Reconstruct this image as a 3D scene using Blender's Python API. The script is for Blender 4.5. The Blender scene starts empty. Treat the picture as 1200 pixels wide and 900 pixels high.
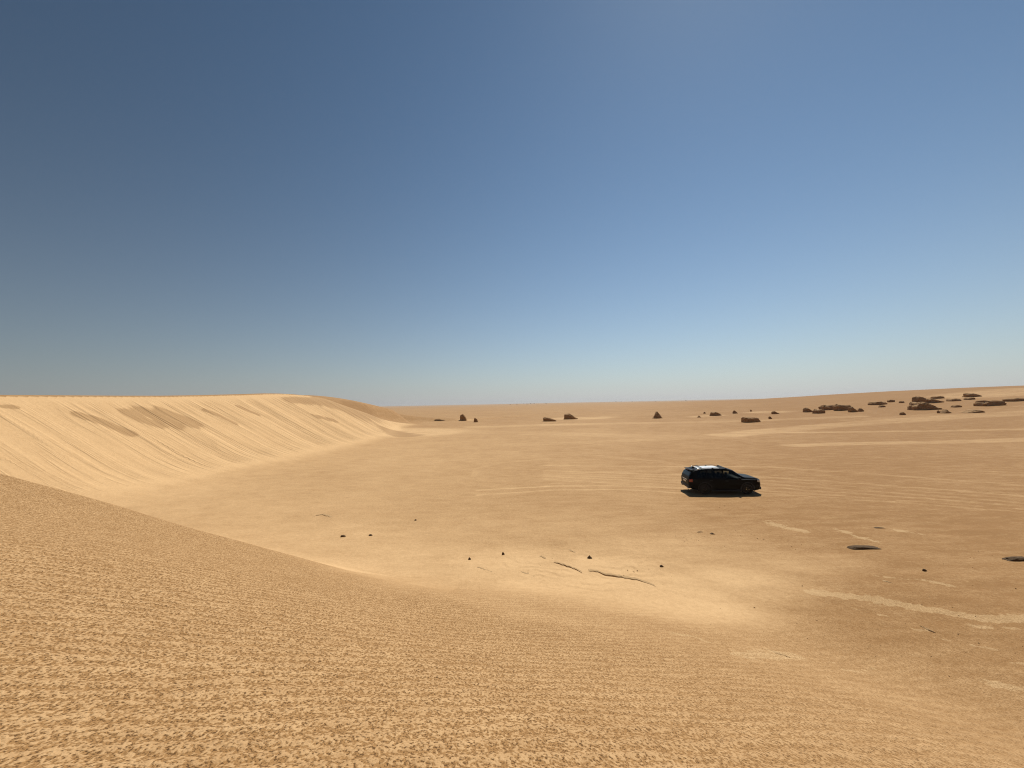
import bpy, bmesh, math, random
import numpy as np
from mathutils import Matrix, Vector, noise as mnoise

scene = bpy.context.scene
COL = scene.collection
R = math.radians

# ------------------------------------------------------------------ camera
EYE = 6.3                                   # phone height above the plain, metres
FPX = 450.0 / 1200.0                        # focal length / image width (ultra wide)
PITCH, ROLL = R(2.92), R(1.15)
right0 = Vector((1, 0, 0))
fwd = Vector((0, math.cos(PITCH), math.sin(PITCH)))
up0 = Vector((0, -math.sin(PITCH), math.cos(PITCH)))
cam_right = right0 * math.cos(ROLL) - up0 * math.sin(ROLL)
cam_up = right0 * math.sin(ROLL) + up0 * math.cos(ROLL)
cd = bpy.data.cameras.new('camera')
cd.sensor_width = 36.0
cd.lens = 36.0 * FPX
cd.clip_start, cd.clip_end = 0.05, 30000
cam = bpy.data.objects.new('camera', cd)
COL.objects.link(cam)
m = Matrix((cam_right, cam_up, -fwd)).transposed().to_4x4()
m.translation = Vector((0, 0, EYE))
cam.matrix_world = m
scene.camera = cam

# ------------------------------------------------------------------ sky, sun, exposure
SUN_EL, SUN_AZ = 55.0, 31.0                 # azimuth clockwise from +Y
world = bpy.data.worlds.new('World')
scene.world = world
world.use_nodes = True
wn, wl = world.node_tree.nodes, world.node_tree.links
bg = wn['Background']
sky = wn.new('ShaderNodeTexSky')
sky.sky_type = 'NISHITA'
sky.sun_disc = False
sky.sun_elevation = R(SUN_EL)
sky.sun_rotation = R(SUN_AZ)
sky.altitude = 300
sky.air_density = 1.0
sky.dust_density = 0.15
sky.ozone_density = 1.5
def wmath(op, a, b=0.0, clamp=False):
    n = wn.new('ShaderNodeMath'); n.operation = op; n.use_clamp = clamp
    for k, v in enumerate((a, b)):
        if isinstance(v, bpy.types.NodeSocket): wl.new(v, n.inputs[k])
        else: n.inputs[k].default_value = v
    return n.outputs[0]
def wmix(blend, f, a, b):
    n = wn.new('ShaderNodeMix'); n.data_type, n.blend_type = 'RGBA', blend
    for k, v in ((0, f), (6, a), (7, b)):
        if isinstance(v, bpy.types.NodeSocket): wl.new(v, n.inputs[k])
        else: n.inputs[k].default_value = v
    return n.outputs[2]
tc = wn.new('ShaderNodeTexCoord')
sxyz = wn.new('ShaderNodeSeparateXYZ'); wl.new(tc.outputs['Generated'], sxyz.inputs[0])
dotp = wn.new('ShaderNodeVectorMath'); dotp.operation = 'DOT_PRODUCT'
dotp.inputs[1].default_value = (math.sin(R(SUN_AZ)), math.cos(R(SUN_AZ)), 0)
wl.new(tc.outputs['Generated'], dotp.inputs[0])
# dust in the air scatters sunlight forward: brighter towards the sun's side of the sky
fwd_scatter = wmath('ADD', 0.42, wmath('MULTIPLY', wmath('POWER', wmath('ADD', wmath('MULTIPLY', dotp.outputs['Value'], 0.5), 0.5), 2.0), 0.74))
blue = wmix('MULTIPLY', 1.0, sky.outputs[0], (0.83, 0.97, 0.97, 1))
# grey dust haze thickening towards the horizon
up_z = wmath('MAXIMUM', sxyz.outputs[2], 0.0)
haze_f = wmath('ADD', wmath('MULTIPLY', wmath('POWER', 2.718, wmath('MULTIPLY', up_z, -4.6)), 0.66), wmath('MULTIPLY', wmath('POWER', 2.718, wmath('MULTIPLY', up_z, -16.0)), 0.32))
hz = wmix('MIX', haze_f, blue, (5.95, 6.03, 6.3, 1))
final = wn.new('ShaderNodeVectorMath'); final.operation = 'SCALE'
wl.new(hz, final.inputs[0]); wl.new(fwd_scatter, final.inputs['Scale'])
wl.new(final.outputs[0], bg.inputs['Color'])
bg.inputs['Strength'].default_value = 0.076

sd = bpy.data.lights.new('sun', 'SUN')
sd.energy = 4.8
sd.angle = R(0.53)
sd.color = (1.0, 0.95, 0.87)
sun = bpy.data.objects.new('sun', sd)
COL.objects.link(sun)
sdir = Vector((math.sin(R(SUN_AZ)) * math.cos(R(SUN_EL)), math.cos(R(SUN_AZ)) * math.cos(R(SUN_EL)), math.sin(R(SUN_EL))))
sun.rotation_euler = (-sdir).to_track_quat('-Z', 'Y').to_euler()
sun.location = (20, 30, 60)

vs = scene.view_settings
vs.view_transform = 'Standard'
vs.look = 'None'
vs.exposure = 0.0
vs.gamma = 1.0
vs.use_curve_mapping = False
scene.cycles.max_bounces = 6
scene.cycles.use_denoising = True
scene.cycles.denoiser = 'OPENIMAGEDENOISE'
scene.cycles.denoising_input_passes = 'RGB_ALBEDO_NORMAL'
scene.cycles.denoising_prefilter = 'NONE'
scene.cycles.caustics_reflective = False
scene.cycles.caustics_refractive = False
scene.cycles.sample_clamp_indirect = 4.0
scene.cycles.filter_width = 1.1

# ------------------------------------------------------------------ number helpers
def _hash(ix, iy, seed):
    h = (ix.astype(np.int64) * 374761393 + iy.astype(np.int64) * 668265263 + seed * 974634721) & 0xFFFFFFFF
    h = ((h ^ (h >> 13)) * 1274126177) & 0xFFFFFFFF
    h = ((h ^ (h >> 16)) * 2246822519) & 0xFFFFFFFF
    return ((h ^ (h >> 15)) & 0xFFFF) / 32767.5 - 1.0

def vnoise(x, y, seed=0):
    x = np.asarray(x, float); y = np.asarray(y, float)
    ix, iy = np.floor(x), np.floor(y)
    fx, fy = x - ix, y - iy
    fx = fx * fx * fx * (fx * (fx * 6 - 15) + 10); fy = fy * fy * fy * (fy * (fy * 6 - 15) + 10)
    a = _hash(ix, iy, seed); b = _hash(ix + 1, iy, seed)
    c = _hash(ix, iy + 1, seed); d = _hash(ix + 1, iy + 1, seed)
    return (a + (b - a) * fx) * (1 - fy) + (c + (d - c) * fx) * fy

def fbm(x, y, seed=0, octv=3, gain=0.5):
    s = 0.0; a = 1.0; t = 0.0
    for k in range(octv):
        s = s + a * vnoise(x * 2.03 ** k + 17.3 * k, y * 2.03 ** k - 9.1 * k, seed + k * 31)
        t += a; a *= gain
    return s / t

def sstep(a, b, x):
    t = np.clip((x - a) / (b - a), 0, 1)
    return t * t * (3 - 2 * t)

def smax(a, b, k):
    h = np.clip(0.5 + 0.5 * (a - b) / k, 0, 1)
    return b + (a - b) * h + k * h * (1 - h)

def smin(a, b, k):
    return -smax(-a, -b, k)

# ------------------------------------------------------------------ terrain
# brink of the big dune (x, y, height); its slip face falls to the right
BRINK = np.array([(-70, -40, 5.0), (-52, -8, 6.6), (-45, 12, 7.3), (-42.5, 24, 7.8), (-41.5, 33, 7.95), (-41, 46, 8.15),
                  (-41.3, 58, 8.6), (-41.5, 70, 9.05), (-41, 82, 8.6), (-40.5, 93, 6.8), (-39, 103, 4.7), (-37.2, 110, 2.8),
                  (-34.5, 117, 1.2), (-31.5, 123, -0.4), (-29, 128, -4), (-26, 134, -10)], float)
def _spline(P, sub=3):
    Q = np.vstack([2 * P[0] - P[1], P, 2 * P[-1] - P[-2]]); out = []
    for i in range(1, len(Q) - 2):
        for t in np.arange(sub) / sub:
            a, b, c, d = Q[i - 1], Q[i], Q[i + 1], Q[i + 2]
            out.append(0.5 * (2 * b + (c - a) * t + (2 * a - 5 * b + 4 * c - d) * t * t + (3 * b - a - 3 * c + d) * t ** 3))
    return np.array(out + [P[-1]])
BRINK = _spline(BRINK)

def brink_field(x, y):
    bd = np.full(x.shape, 1e9); bs = np.zeros(x.shape); bh = np.zeros(x.shape); al = np.zeros(x.shape)
    acc = 0.0
    n = len(BRINK) - 1
    for i in range(n):
        ax, ay, ah = BRINK[i]; bx, by, bhh = BRINK[i + 1]
        ex, ey = bx - ax, by - ay
        L2 = ex * ex + ey * ey
        t = ((x - ax) * ex + (y - ay) * ey) / L2
        tc = np.clip(t, 0, 1)
        d = np.hypot(x - ax - tc * ex, y - ay - tc * ey)
        cr = ex * (y - ay) - ey * (x - ax)
        u = d < bd
        bd = np.where(u, d, bd)
        bs = np.where(u, np.sign(cr), bs)
        bh = np.where(u, ah + (bhh - ah) * tc, bh)
        al = np.where(u, acc + tc * math.sqrt(L2), al)
        acc += math.sqrt(L2)
    return bd, bs, bh, al            # distance, side (+1 left = windward), brink height, length along

# near dune: surface through these points
FP = np.array([(0, 0, 4.72), (-2, 0, 4.92), (0, 2.6, 3.83), (0, 7, 2.05), (0, 10.5, .85), (0, 13, .22), (-3, 2.25, 4.23),
               (-9, 6.7, 4.1), (-18, 13.4, 4.3), (-13.75, 13.6, 3.02), (-8.9, 13.4, 1.62), (-6, 13.7, .72), (-4.5, 7, 2.95),
               (-30, 13.2, 5.7), (-30, 0, 6.3), (-12, -2, 5.7), (0, -6, 5.6), (10, -6, 3), (6, 4.5, 1.9), (9, 6.6, .42),
               (12, 3, .4), (5, 9, .72), (15, 10, -.6), (8, 14, -.7), (20, 0, -.8), (3, 16, -.9), (-45, 0, 6.6),
               (30, -8, -2.5), (40, 10, -5), (-2.5, 13.6, .18)], float)

def _tps(r):
    return np.where(r > 1e-9, r * r * np.log(np.maximum(r, 1e-9)), 0)
_n = len(FP)
_A = np.zeros((_n + 3, _n + 3))
_A[:_n, :_n] = _tps(np.hypot(FP[:, None, 0] - FP[None, :, 0], FP[:, None, 1] - FP[None, :, 1])) + np.eye(_n) * 0.15
_A[:_n, _n] = 1; _A[:_n, _n + 1:] = FP[:, :2]
_A[_n, :_n] = 1; _A[_n + 1:, :_n] = FP[:, :2].T
_W = np.linalg.solve(_A, np.concatenate([FP[:, 2], [0, 0, 0]]))

NB = np.array([(-80, 12, 6.5), (-30, 13.2, 5.7), (-18, 13.4, 4.3), (-13.75, 13.6, 3.02), (-8.9, 13.4, 1.62), (-6, 13.7, .72), (-2.5, 13.8, .2), (0, 14, .0), (60, 14, -.2)], float)

def near_dune(x, y):
    z = _W[_n] + _W[_n + 1] * x + _W[_n + 2] * y
    for i in range(_n):
        z = z + _W[i] * _tps(np.hypot(x - FP[i, 0], y - FP[i, 1]))
    z = np.minimum(z, 8.0) - 0.3 * np.maximum(0, np.hypot(x, y) - 45)
    yb = np.interp(x, NB[:, 0], NB[:, 1]) + 0.12 * vnoise(x * 0.25, y * 0, 5)
    hb = np.interp(x, NB[:, 0], NB[:, 2])
    slip = hb - 0.60 * (y - yb)
    k = np.interp(x, [-18, -10, -6, -2], [0.04, 0.10, 0.5, 0.9])
    return smin(z, slip, k)

def plain(x, y):
    r = np.hypot(x, y); az = np.degrees(np.arctan2(x, y))
    hill = 10.6 * sstep(70, 360, r) * sstep(8, 54, az) * (1 - 0.75 * sstep(500, 1500, r))
    far = 3.0 * fbm(x / 420, y / 420, 3, 3) * sstep(300, 1500, r) + 10 * vnoise(x / 1700, y / 1700, 8) * sstep(1500, 4500, r) * 0.35
    roll = 0.16 * fbm(x / 26, y / 26, 11, 2) * sstep(12, 45, r)
    return hill + far + roll

def terrain(x, y, parts=False):
    x = np.asarray(x, float); y = np.asarray(y, float)
    p = plain(x, y)
    nd = near_dune(x, y)
    bd, bs, bh, al = brink_field(x, y)
    slip = bh - 0.60 * bd
    dome = 10.8 * np.exp(-(((x + 62) / 32) ** 2 + ((y - 112) / 45) ** 2)) - 0.8
    wind = bh - 0.04 * bd - 0.105 * np.maximum(0, bd - 2.0)
    wind = wind + np.maximum(0, dome - wind) * sstep(0, 9, bd)
    d1 = np.where(bs > 0, smin(wind, bh + 0.6 * bd, 0.9), smin(slip, bh - 0.04 * bd, 0.9))
    k1 = np.where(bs > 0, 2.5, 2.4)
    z1 = smax(d1, p, k1)
    z = smax(nd, z1, 0.45)
    if parts:
        return z, p, nd, d1, bd, bs, bh, al
    return z

# metres on the terrain for a sight line (image coordinates of the photograph, 1200 x 900)
def at(pts):
    pts = np.atleast_2d(np.asarray(pts, float))
    D = np.array([np.array(fwd) + (px - 600) / 450 * np.array(cam_right) + (450 - py) / 450 * np.array(cam_up) for px, py in pts])
    out = np.zeros((len(pts), 2))
    ts = np.geomspace(1.2, 3500, 700)
    for i, d in enumerate(D):
        f = EYE + d[2] * ts - terrain(d[0] * ts, d[1] * ts)
        j = np.argmax(f < 0) if (f < 0).any() else len(ts) - 1
        t0, t1 = ts[max(j - 1, 0)], ts[j]
        for _ in range(3):
            tt = np.linspace(t0, t1, 12)
            f = EYE + d[2] * tt - terrain(d[0] * tt, d[1] * tt)
            k = np.argmax(f < 0) if (f < 0).any() else 11
            t0, t1 = tt[max(k - 1, 0)], tt[k]
        out[i] = d[0] * t1, d[1] * t1
    return out

def band(x, y, px, wpx):
    """soft band along a line on the ground: 1 on the line, 0 at its edge"""
    P = at(px)
    W = at([(a, b - wpx / 2) for a, b in px]) - at([(a, b + wpx / 2) for a, b in px])
    w = np.maximum(np.hypot(W[:, 0], W[:, 1]) / 2, 0.02)
    w = np.minimum(w, np.median(w) * 1.8)
    best = np.zeros(x.shape)
    for i in range(len(P) - 1):
        a, b = P[i], P[i + 1]
        e = b - a
        L2 = max(e @ e, 1e-6)
        wm = max(w[i], w[i + 1])
        lo = np.minimum(a, b) - wm * 1.2; hi = np.maximum(a, b) + wm * 1.2
        sel = np.nonzero((x > lo[0]) & (x < hi[0]) & (y > lo[1]) & (y < hi[1]))[0]
        if not len(sel):
            continue
        xs, ys = x[sel], y[sel]
        t = np.clip(((xs - a[0]) * e[0] + (ys - a[1]) * e[1]) / L2, 0, 1)
        d = np.hypot(xs - a[0] - t * e[0], ys - a[1] - t * e[1])
        v = np.clip(1 - d / (w[i] + (w[i + 1] - w[i]) * t), 0, 1)
        best[sel] = np.maximum(best[sel], v)
    return best

# grid of the ground sheet: rings round the near dune, fine towards the plain
def build_ground():
    tn = np.linspace(-math.tan(R(57)), math.tan(R(57)), 900)
    front = np.arctan(tn)
    back = np.linspace(R(57), R(303), 72)[1:-1]
    th = np.concatenate([front, back])
    rs = [0.9]
    while rs[-1] < 9000:
        r = rs[-1]
        rs.append(r + min(max(0.75 * r * r / (EYE * 384), 0.022), (0.0072 if r < 130 else 0.0125) * r if r > 20 else 1e9))
    rs = np.array(rs)
    nr, nt = len(rs), len(th)
    X = (rs[:, None] * np.sin(th)[None, :]).ravel()
    Y = (rs[:, None] * np.cos(th)[None, :]).ravel()
    X = np.append(X, 0.0); Y = np.append(Y, 0.0)
    z, p, nd, d1, bd, bs, bh, al = terrain(X, Y, True)
    r = np.hypot(X, Y)
    # ---------------- relief
    onslip = (bs < 0) * sstep(-1.6, 0.4, d1 - p) * (nd < z - 0.05)
    body = sstep(0.8, 3.2, bd) * sstep(-0.2, 1.2, d1 - p)
    wob = al + 0.35 * vnoise(bd / 4.0, al / 6.0, 21) - 0.10 * bd
    g = 0.6 * vnoise(wob / 4.5, bd / 26.0, 22)
    gm = 0.18 + 0.82 * sstep(12, 52, Y)
    groove = onslip * body * g * gm
    z = z + 0.22 * groove
    gmask = onslip * sstep(0.4, 2.5, bd) * sstep(-0.5, 1.0, d1 - p) * gm
    # small scarps near the toe of the big dune, low ridges on the plain
    onplain = (1 - sstep(-0.5, 0.2, np.maximum(d1, nd) - p))
    pr = fbm(X / 1.6, Y / 0.9, 41, 3)
    z = z + 0.035 * pr * onplain * sstep(9, 16, r) * (1 - sstep(60, 160, r))
    # fine ledges of the blown-out apron
    c = at([(690, 668)])[0]
    ap = np.exp(-(((X - c[0]) / 3.6) ** 2 + ((Y - c[1]) / 2.1) ** 2))
    q = (Y + 0.33 * X) * 1.9 + 1.1 * fbm(X / 0.9, Y / 0.9, 51, 3)
    saw = q - np.floor(q)
    z = z + ap * 0.036 * (np.where(saw < 0.12, saw / 0.12, (1 - saw) / 0.88) - 0.5) * sstep(-0.3, 0.5, fbm(X / 1.3, Y / 0.7, 52, 2) + 0.15)
    # ripples of the near dune
    ondune = sstep(-0.6, 0.35, nd - p) * (nd > z - 0.6)
    ph = (Y * 0.9 - X * 0.28) * 2 * math.pi / 0.22 + 2.0 * fbm(X / 0.8, Y / 0.5, 61, 3) * 1.6
    z = z + 0.0075 * np.sin(ph) * ondune * (1 - sstep(9, 13, r)) * (0.6 + 0.5 * fbm(X / 1.1, Y / 1.1, 62, 2))
    # ---------------- albedo fields (sand kinds; lens falloff painted in as browner sand on the right)
    az = np.degrees(np.arctan2(X, Y))
    pale = 0.40 + 0.16 * sstep(5, -18, az) * (1 - sstep(70, 130, r)) - 0.30 * sstep(12, 40, az) - 0.12 * sstep(60, 160, r) + 0.10 * fbm(X / 14, Y / 14, 71, 3) + 0.10 * fbm(X / 3, Y / 3, 72, 3)
    # pale sand apron between the two dunes
    apron = np.zeros(X.shape)
    for px, py, rx, ry, a in [(330, 640, 9, 4, .45), (480, 655, 6, 2.2, .6), (600, 660, 4.6, 2.0, .85), (690, 672, 4.2, 2.2, 1.0),
                              (770, 690, 3.4, 2.0, .95), (820, 712, 2.4, 1.3, .8), (850, 680, 3.0, 1.8, .75), (905, 660, 3.0, 1.4, .45), (240, 600, 9, 4, .3), (760, 645, 5, 2.2, .5), (600, 625, 7, 3.5, .3), (170, 575, 7, 5, .45)]:
        c = at([(px, py)])[0]
        apron = np.maximum(apron, a * np.exp(-(((X - c[0]) / rx) ** 2 + ((Y - c[1]) / ry) ** 2) ** 1.3))
    apron = np.clip(apron * (1 + 0.25 * fbm(X / 1.5, Y / 0.8, 73, 3)), 0, 1)
    pale = pale + (0.92 - pale) * onslip
    wv = (bs > 0) * sstep(-0.5, 0.5, d1 - p)
    pale = pale + (0.2 - pale) * wv * (nd < d1)
    pale = pale + (np.interp(X, [-8, 0, 4, 9], [0.52, 0.52, 0.46, 0.36]) - pale) * ondune * (Y < np.interp(X, NB[:, 0], NB[:, 1]) + 0.6)
    nslip = (nd > p + 0.1) * (Y > np.interp(X, NB[:, 0], NB[:, 1]) + 0.4)
    pale = np.where(nslip, 0.85, pale)
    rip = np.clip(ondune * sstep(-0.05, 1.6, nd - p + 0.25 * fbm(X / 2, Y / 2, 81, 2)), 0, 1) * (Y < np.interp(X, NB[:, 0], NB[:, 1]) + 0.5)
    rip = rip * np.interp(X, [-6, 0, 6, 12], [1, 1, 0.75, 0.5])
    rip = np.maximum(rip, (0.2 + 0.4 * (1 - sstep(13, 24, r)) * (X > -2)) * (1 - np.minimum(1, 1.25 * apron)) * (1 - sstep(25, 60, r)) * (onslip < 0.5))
    beyond = sstep(-0.5, 0.4, Y + 0.42 * X - 11.2 + 0.35 * fbm(X / 1.3, Y / 1.3, 83, 3))     # the dune's grains end here
    ap2 = apron * np.where(nd > p - 0.5, beyond, 1) 
    pale = pale + (0.98 - pale) * ap2 * (onslip < 0.9)
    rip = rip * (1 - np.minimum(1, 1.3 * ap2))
    # drifts of pale sand and wheel tracks
    drift = np.zeros(X.shape)
    for px, w in [([(954, 694), (1000, 700), (1030, 703.5), (1060, 709), (1090, 714), (1120, 719), (1145, 724), (1200, 726), (1260, 730)], 9),
                  ([(985, 621), (1000, 628), (1024, 634)], 5), ([(1053, 622), (1080, 626)], 4), ([(1030, 676), (1060, 679), (1085, 680), (1115, 687)], 4),
                  ([(1165, 802), (1185, 806), (1240, 812)], 12), ([(868, 767), (900, 767), (930, 769)], 9), ([(790, 742), (815, 747), (832, 753)], 4),
                  ([(985, 785), (1005, 786), (1025, 784)], 4), ([(1140, 733), (1160, 735)], 5), ([(1070, 737), (1092, 739)], 4), ([(1095, 747), (1112, 750)], 3),
                  ([(1140, 756), (1166, 761)], 4), ([(900, 612), (920, 618), (940, 622)], 7), ([(1186, 777), (1205, 778)], 4), ([(960, 771), (978, 777)], 3),
                  ([(992, 710), (1001, 712)], 4), ([(1030, 720), (1040, 722)], 3), ([(1175, 735), (1190, 736)], 3)]:
        drift = np.maximum(drift, (1.0 if w == 9 else 0.72) * band(X, Y, px, w * 1.25))
    track = np.zeros(X.shape)
    tr = [([(850, 510), (900, 505), (960, 499.5), (1030, 494.5), (1100, 489.5), (1200, 483.5), (1260, 480)], 3.6, .9),
          ([(880, 507), (1000, 506), (1100, 505), (1200, 502.5), (1260, 501)], 1.8, .8),
          ([(930, 522), (960, 521), (1050, 519), (1200, 515), (1260, 513)], 2.8, .85),
          ([(560, 500), (640, 498), (700, 496.5), (800, 495), (900, 492.5), (1000, 488)], 2.2, .6),
          ([(520, 505), (640, 508), (760, 511), (850, 513)], 4, .35),
          ([(1010, 492), (1100, 487), (1200, 477)], 3, .4),
          ([(600, 521), (700, 518), (820, 513)], 3, .3),
          ([(1150, 463.5), (1175, 460), (1215, 456.5)], 5, 1.0), ([(556, 558), (559, 549), (585, 542), (640, 538)], 1.5, .25), ([(678, 490.5), (684, 490)], 3, 1.0), ([(547, 491.5), (552, 492)], 2, .9),
          ([(700, 534), (770, 540), (800, 546), (770, 552), (700, 553)], 2, .35), ([(823, 488), (834, 487)], 2, .9), ([(896, 483), (906, 483)], 2.5, 1.0), ([(425, 489), (455, 499), (486, 507)], 9, 1.0),
          ([(814, 579), (770, 575.5), (720, 573.5), (650, 574), (560, 580)], 1.3, .8), ([(812, 573.5), (770, 570.5), (720, 569), (650, 569.5), (560, 574)], 1.3, .8)]
    for k, dy in enumerate((-20, -8, -4, 0, 4, 8, 11)):
        tr.append(([(640, 556 + dy * .55), (760, 561 + dy * .7), (900, 567 + dy), (1000, 574 + dy), (1100, 581 + dy), (1200, 589 + dy), (1260, 594 + dy)], 1.5, .5 + .12 * math.sin(k * 2.1)))
    for px, w, a in tr:
        track = np.maximum(track, a * np.minimum(1, 2.6 * band(X, Y, px, w * 1.15)))
    track = track * (0.85 + 0.45 * fbm(X / 5, Y / 2.5, 91, 3))
    z = z - 0.02 * track * (1 - sstep(30, 60, r))
    # patches of dark coarse sand on the slip face; a darker strip below its brink
    dark = np.zeros(X.shape)
    for px, w in [([(92, 486), (120, 494), (152, 508)], 7), ([(150, 483), (170, 492), (185, 496)], 9), ([(165, 481), (195, 492), (205, 496)], 10), ([(190, 482), (212, 489), (226, 495)], 9),
                  ([(240, 481), (258, 487), (276, 496)], 3), ([(280, 477), (302, 486)], 3), ([(0, 476), (18, 477)], 4),
                  ([(338, 469), (372, 470.5), (398, 475.5), (425, 482.5)], 4.5), ([(456, 504), (466, 508.5), (478, 510.5)], 3), ([(370, 488), (392, 493)], 3)]:
        dark = np.maximum(dark, band(X, Y, px, w * 1.5))
    dark = np.clip(dark * 1.3, 0, 1)
    # ---------------- normals of the whole sheet
    nv = nr * nt
    Zg = z[:nv].reshape(nr, nt); Xg = X[:nv].reshape(nr, nt); Yg = Y[:nv].reshape(nr, nt)
    Pg = np.stack([Xg, Yg, Zg], -1)
    dr = np.gradient(Pg, axis=0)
    dt = np.roll(Pg, -1, 1) - np.roll(Pg, 1, 1)
    N = np.cross(dt, dr); N /= np.linalg.norm(N, axis=-1, keepdims=True) + 1e-12
    N = np.where(N[..., 2:3] < 0, -N, N).reshape(-1, 3)
    N = np.vstack([N, [[0, 0, 1]]])
    # ---------------- faces
    i = np.arange(nr - 1)[:, None] * nt; j = np.arange(nt)[None, :]
    j2 = (j + 1) % nt
    Q = np.stack([i + j, i + j2, i + nt + j2, i + nt + j], -1).reshape(-1, 4)
    Q = np.vstack([Q, np.stack([np.full(nt, nv), j2[0], j[0], j[0]], -1)[:, [0, 1, 2, 3]]])     # last rows are triangles
    ntri = nt
    kind = np.where((nd > p + 0.02) & (nd >= d1 - 0.1) & (r < 70), 1, np.where((d1 > p + 0.05) & (r < 400), 2, 0))
    fk = kind[Q[:, 0]]
    P3 = np.stack([X, Y, z], -1)
    specs = [(0, 'desert_plain', 'flat brown gravelly sand plain with pale wheel tracks reaching the horizon'),
             (1, 'near_dune', 'rippled brown sand dune slope filling the foreground'),
             (2, 'slip_face_dune', 'tall pale sand dune with grooved slip face on the left')]
    for code, name, label in specs:
        sel = np.nonzero(fk == code)[0]
        q = Q[sel]
        tri = sel >= len(Q) - ntri
        used = np.unique(q)
        remap = np.zeros(len(P3), np.int64); remap[used] = np.arange(len(used))
        q = remap[q]
        tot = np.where(tri, 3, 4)
        start = np.concatenate([[0], np.cumsum(tot)[:-1]])
        loops = q.ravel()[np.ravel(np.stack([np.ones(len(q), bool)] * 3 + [~tri], -1))]
        me = bpy.data.meshes.new(name)
        me.vertices.add(len(used)); me.vertices.foreach_set('co', P3[used].astype(np.float32).ravel())
        me.loops.add(len(loops)); me.loops.foreach_set('vertex_index', loops.astype(np.int32))
        me.polygons.add(len(q)); me.polygons.foreach_set('loop_start', start.astype(np.int32))
        me.polygons.foreach_set('loop_total', tot.astype(np.int32))
        me.polygons.foreach_set('use_smooth', np.ones(len(q), bool))
        me.update(calc_edges=True)
        me.normals_split_custom_set_from_vertices(N[used].astype(np.float32))
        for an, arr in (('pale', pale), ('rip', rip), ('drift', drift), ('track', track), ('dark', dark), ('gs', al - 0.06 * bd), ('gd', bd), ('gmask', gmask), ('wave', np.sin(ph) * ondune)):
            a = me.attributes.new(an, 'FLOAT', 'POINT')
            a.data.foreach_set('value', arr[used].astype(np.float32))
        me.materials.append(SAND)
        o = bpy.data.objects.new(name, me); COL.objects.link(o)
        o['kind'] = 'structure'; o['label'] = label

# ------------------------------------------------------------------ materials
class NT:
    def __init__(s, name):
        s.m = bpy.data.materials.new(name); s.m.use_nodes = True
        s.n, s.l = s.m.node_tree.nodes, s.m.node_tree.links
        s.b = s.n['Principled BSDF']
    def new(s, t, **kw):
        o = s.n.new(t)
        for k, v in kw.items():
            setattr(o, k, v)
        return o
    def put(s, sock, v):
        if isinstance(v, bpy.types.NodeSocket): s.l.new(v, sock)
        else: sock.default_value = v
    def math(s, op, a, b=0.0, clamp=False):
        o = s.new('ShaderNodeMath', operation=op, use_clamp=clamp)
        s.put(o.inputs[0], a); s.put(o.inputs[1], b)
        return o.outputs[0]
    def mix(s, f, a, b):
        o = s.new('ShaderNodeMix', data_type='RGBA')
        s.put(o.inputs[0], f); s.put(o.inputs[6], a); s.put(o.inputs[7], b)
        return o.outputs[2]
    def noise(s, vec, scale, detail=3, rough=0.55):
        o = s.new('ShaderNodeTexNoise')
        o.inputs['Scale'].default_value = scale; o.inputs['Detail'].default_value = detail; o.inputs['Roughness'].default_value = rough
        s.l.new(vec, o.inputs['Vector'])
        return o.outputs['Fac']
    def ramp(s, f, a, b):
        o = s.new('ShaderNodeMapRange', clamp=True)
        s.put(o.inputs[0], f); o.inputs[1].default_value = a; o.inputs[2].default_value = b
        return o.outputs[0]
    def attr(s, n):
        return s.new('ShaderNodeAttribute', attribute_name=n).outputs['Fac']
    def mapping(s, rot=(0, 0, 0), scale=(1, 1, 1)):
        g = s.new('ShaderNodeNewGeometry')
        o = s.new('ShaderNodeMapping')
        o.inputs['Rotation'].default_value = rot; o.inputs['Scale'].default_value = scale
        s.l.new(g.outputs['Position'], o.inputs['Vector'])
        return o.outputs[0]

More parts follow.
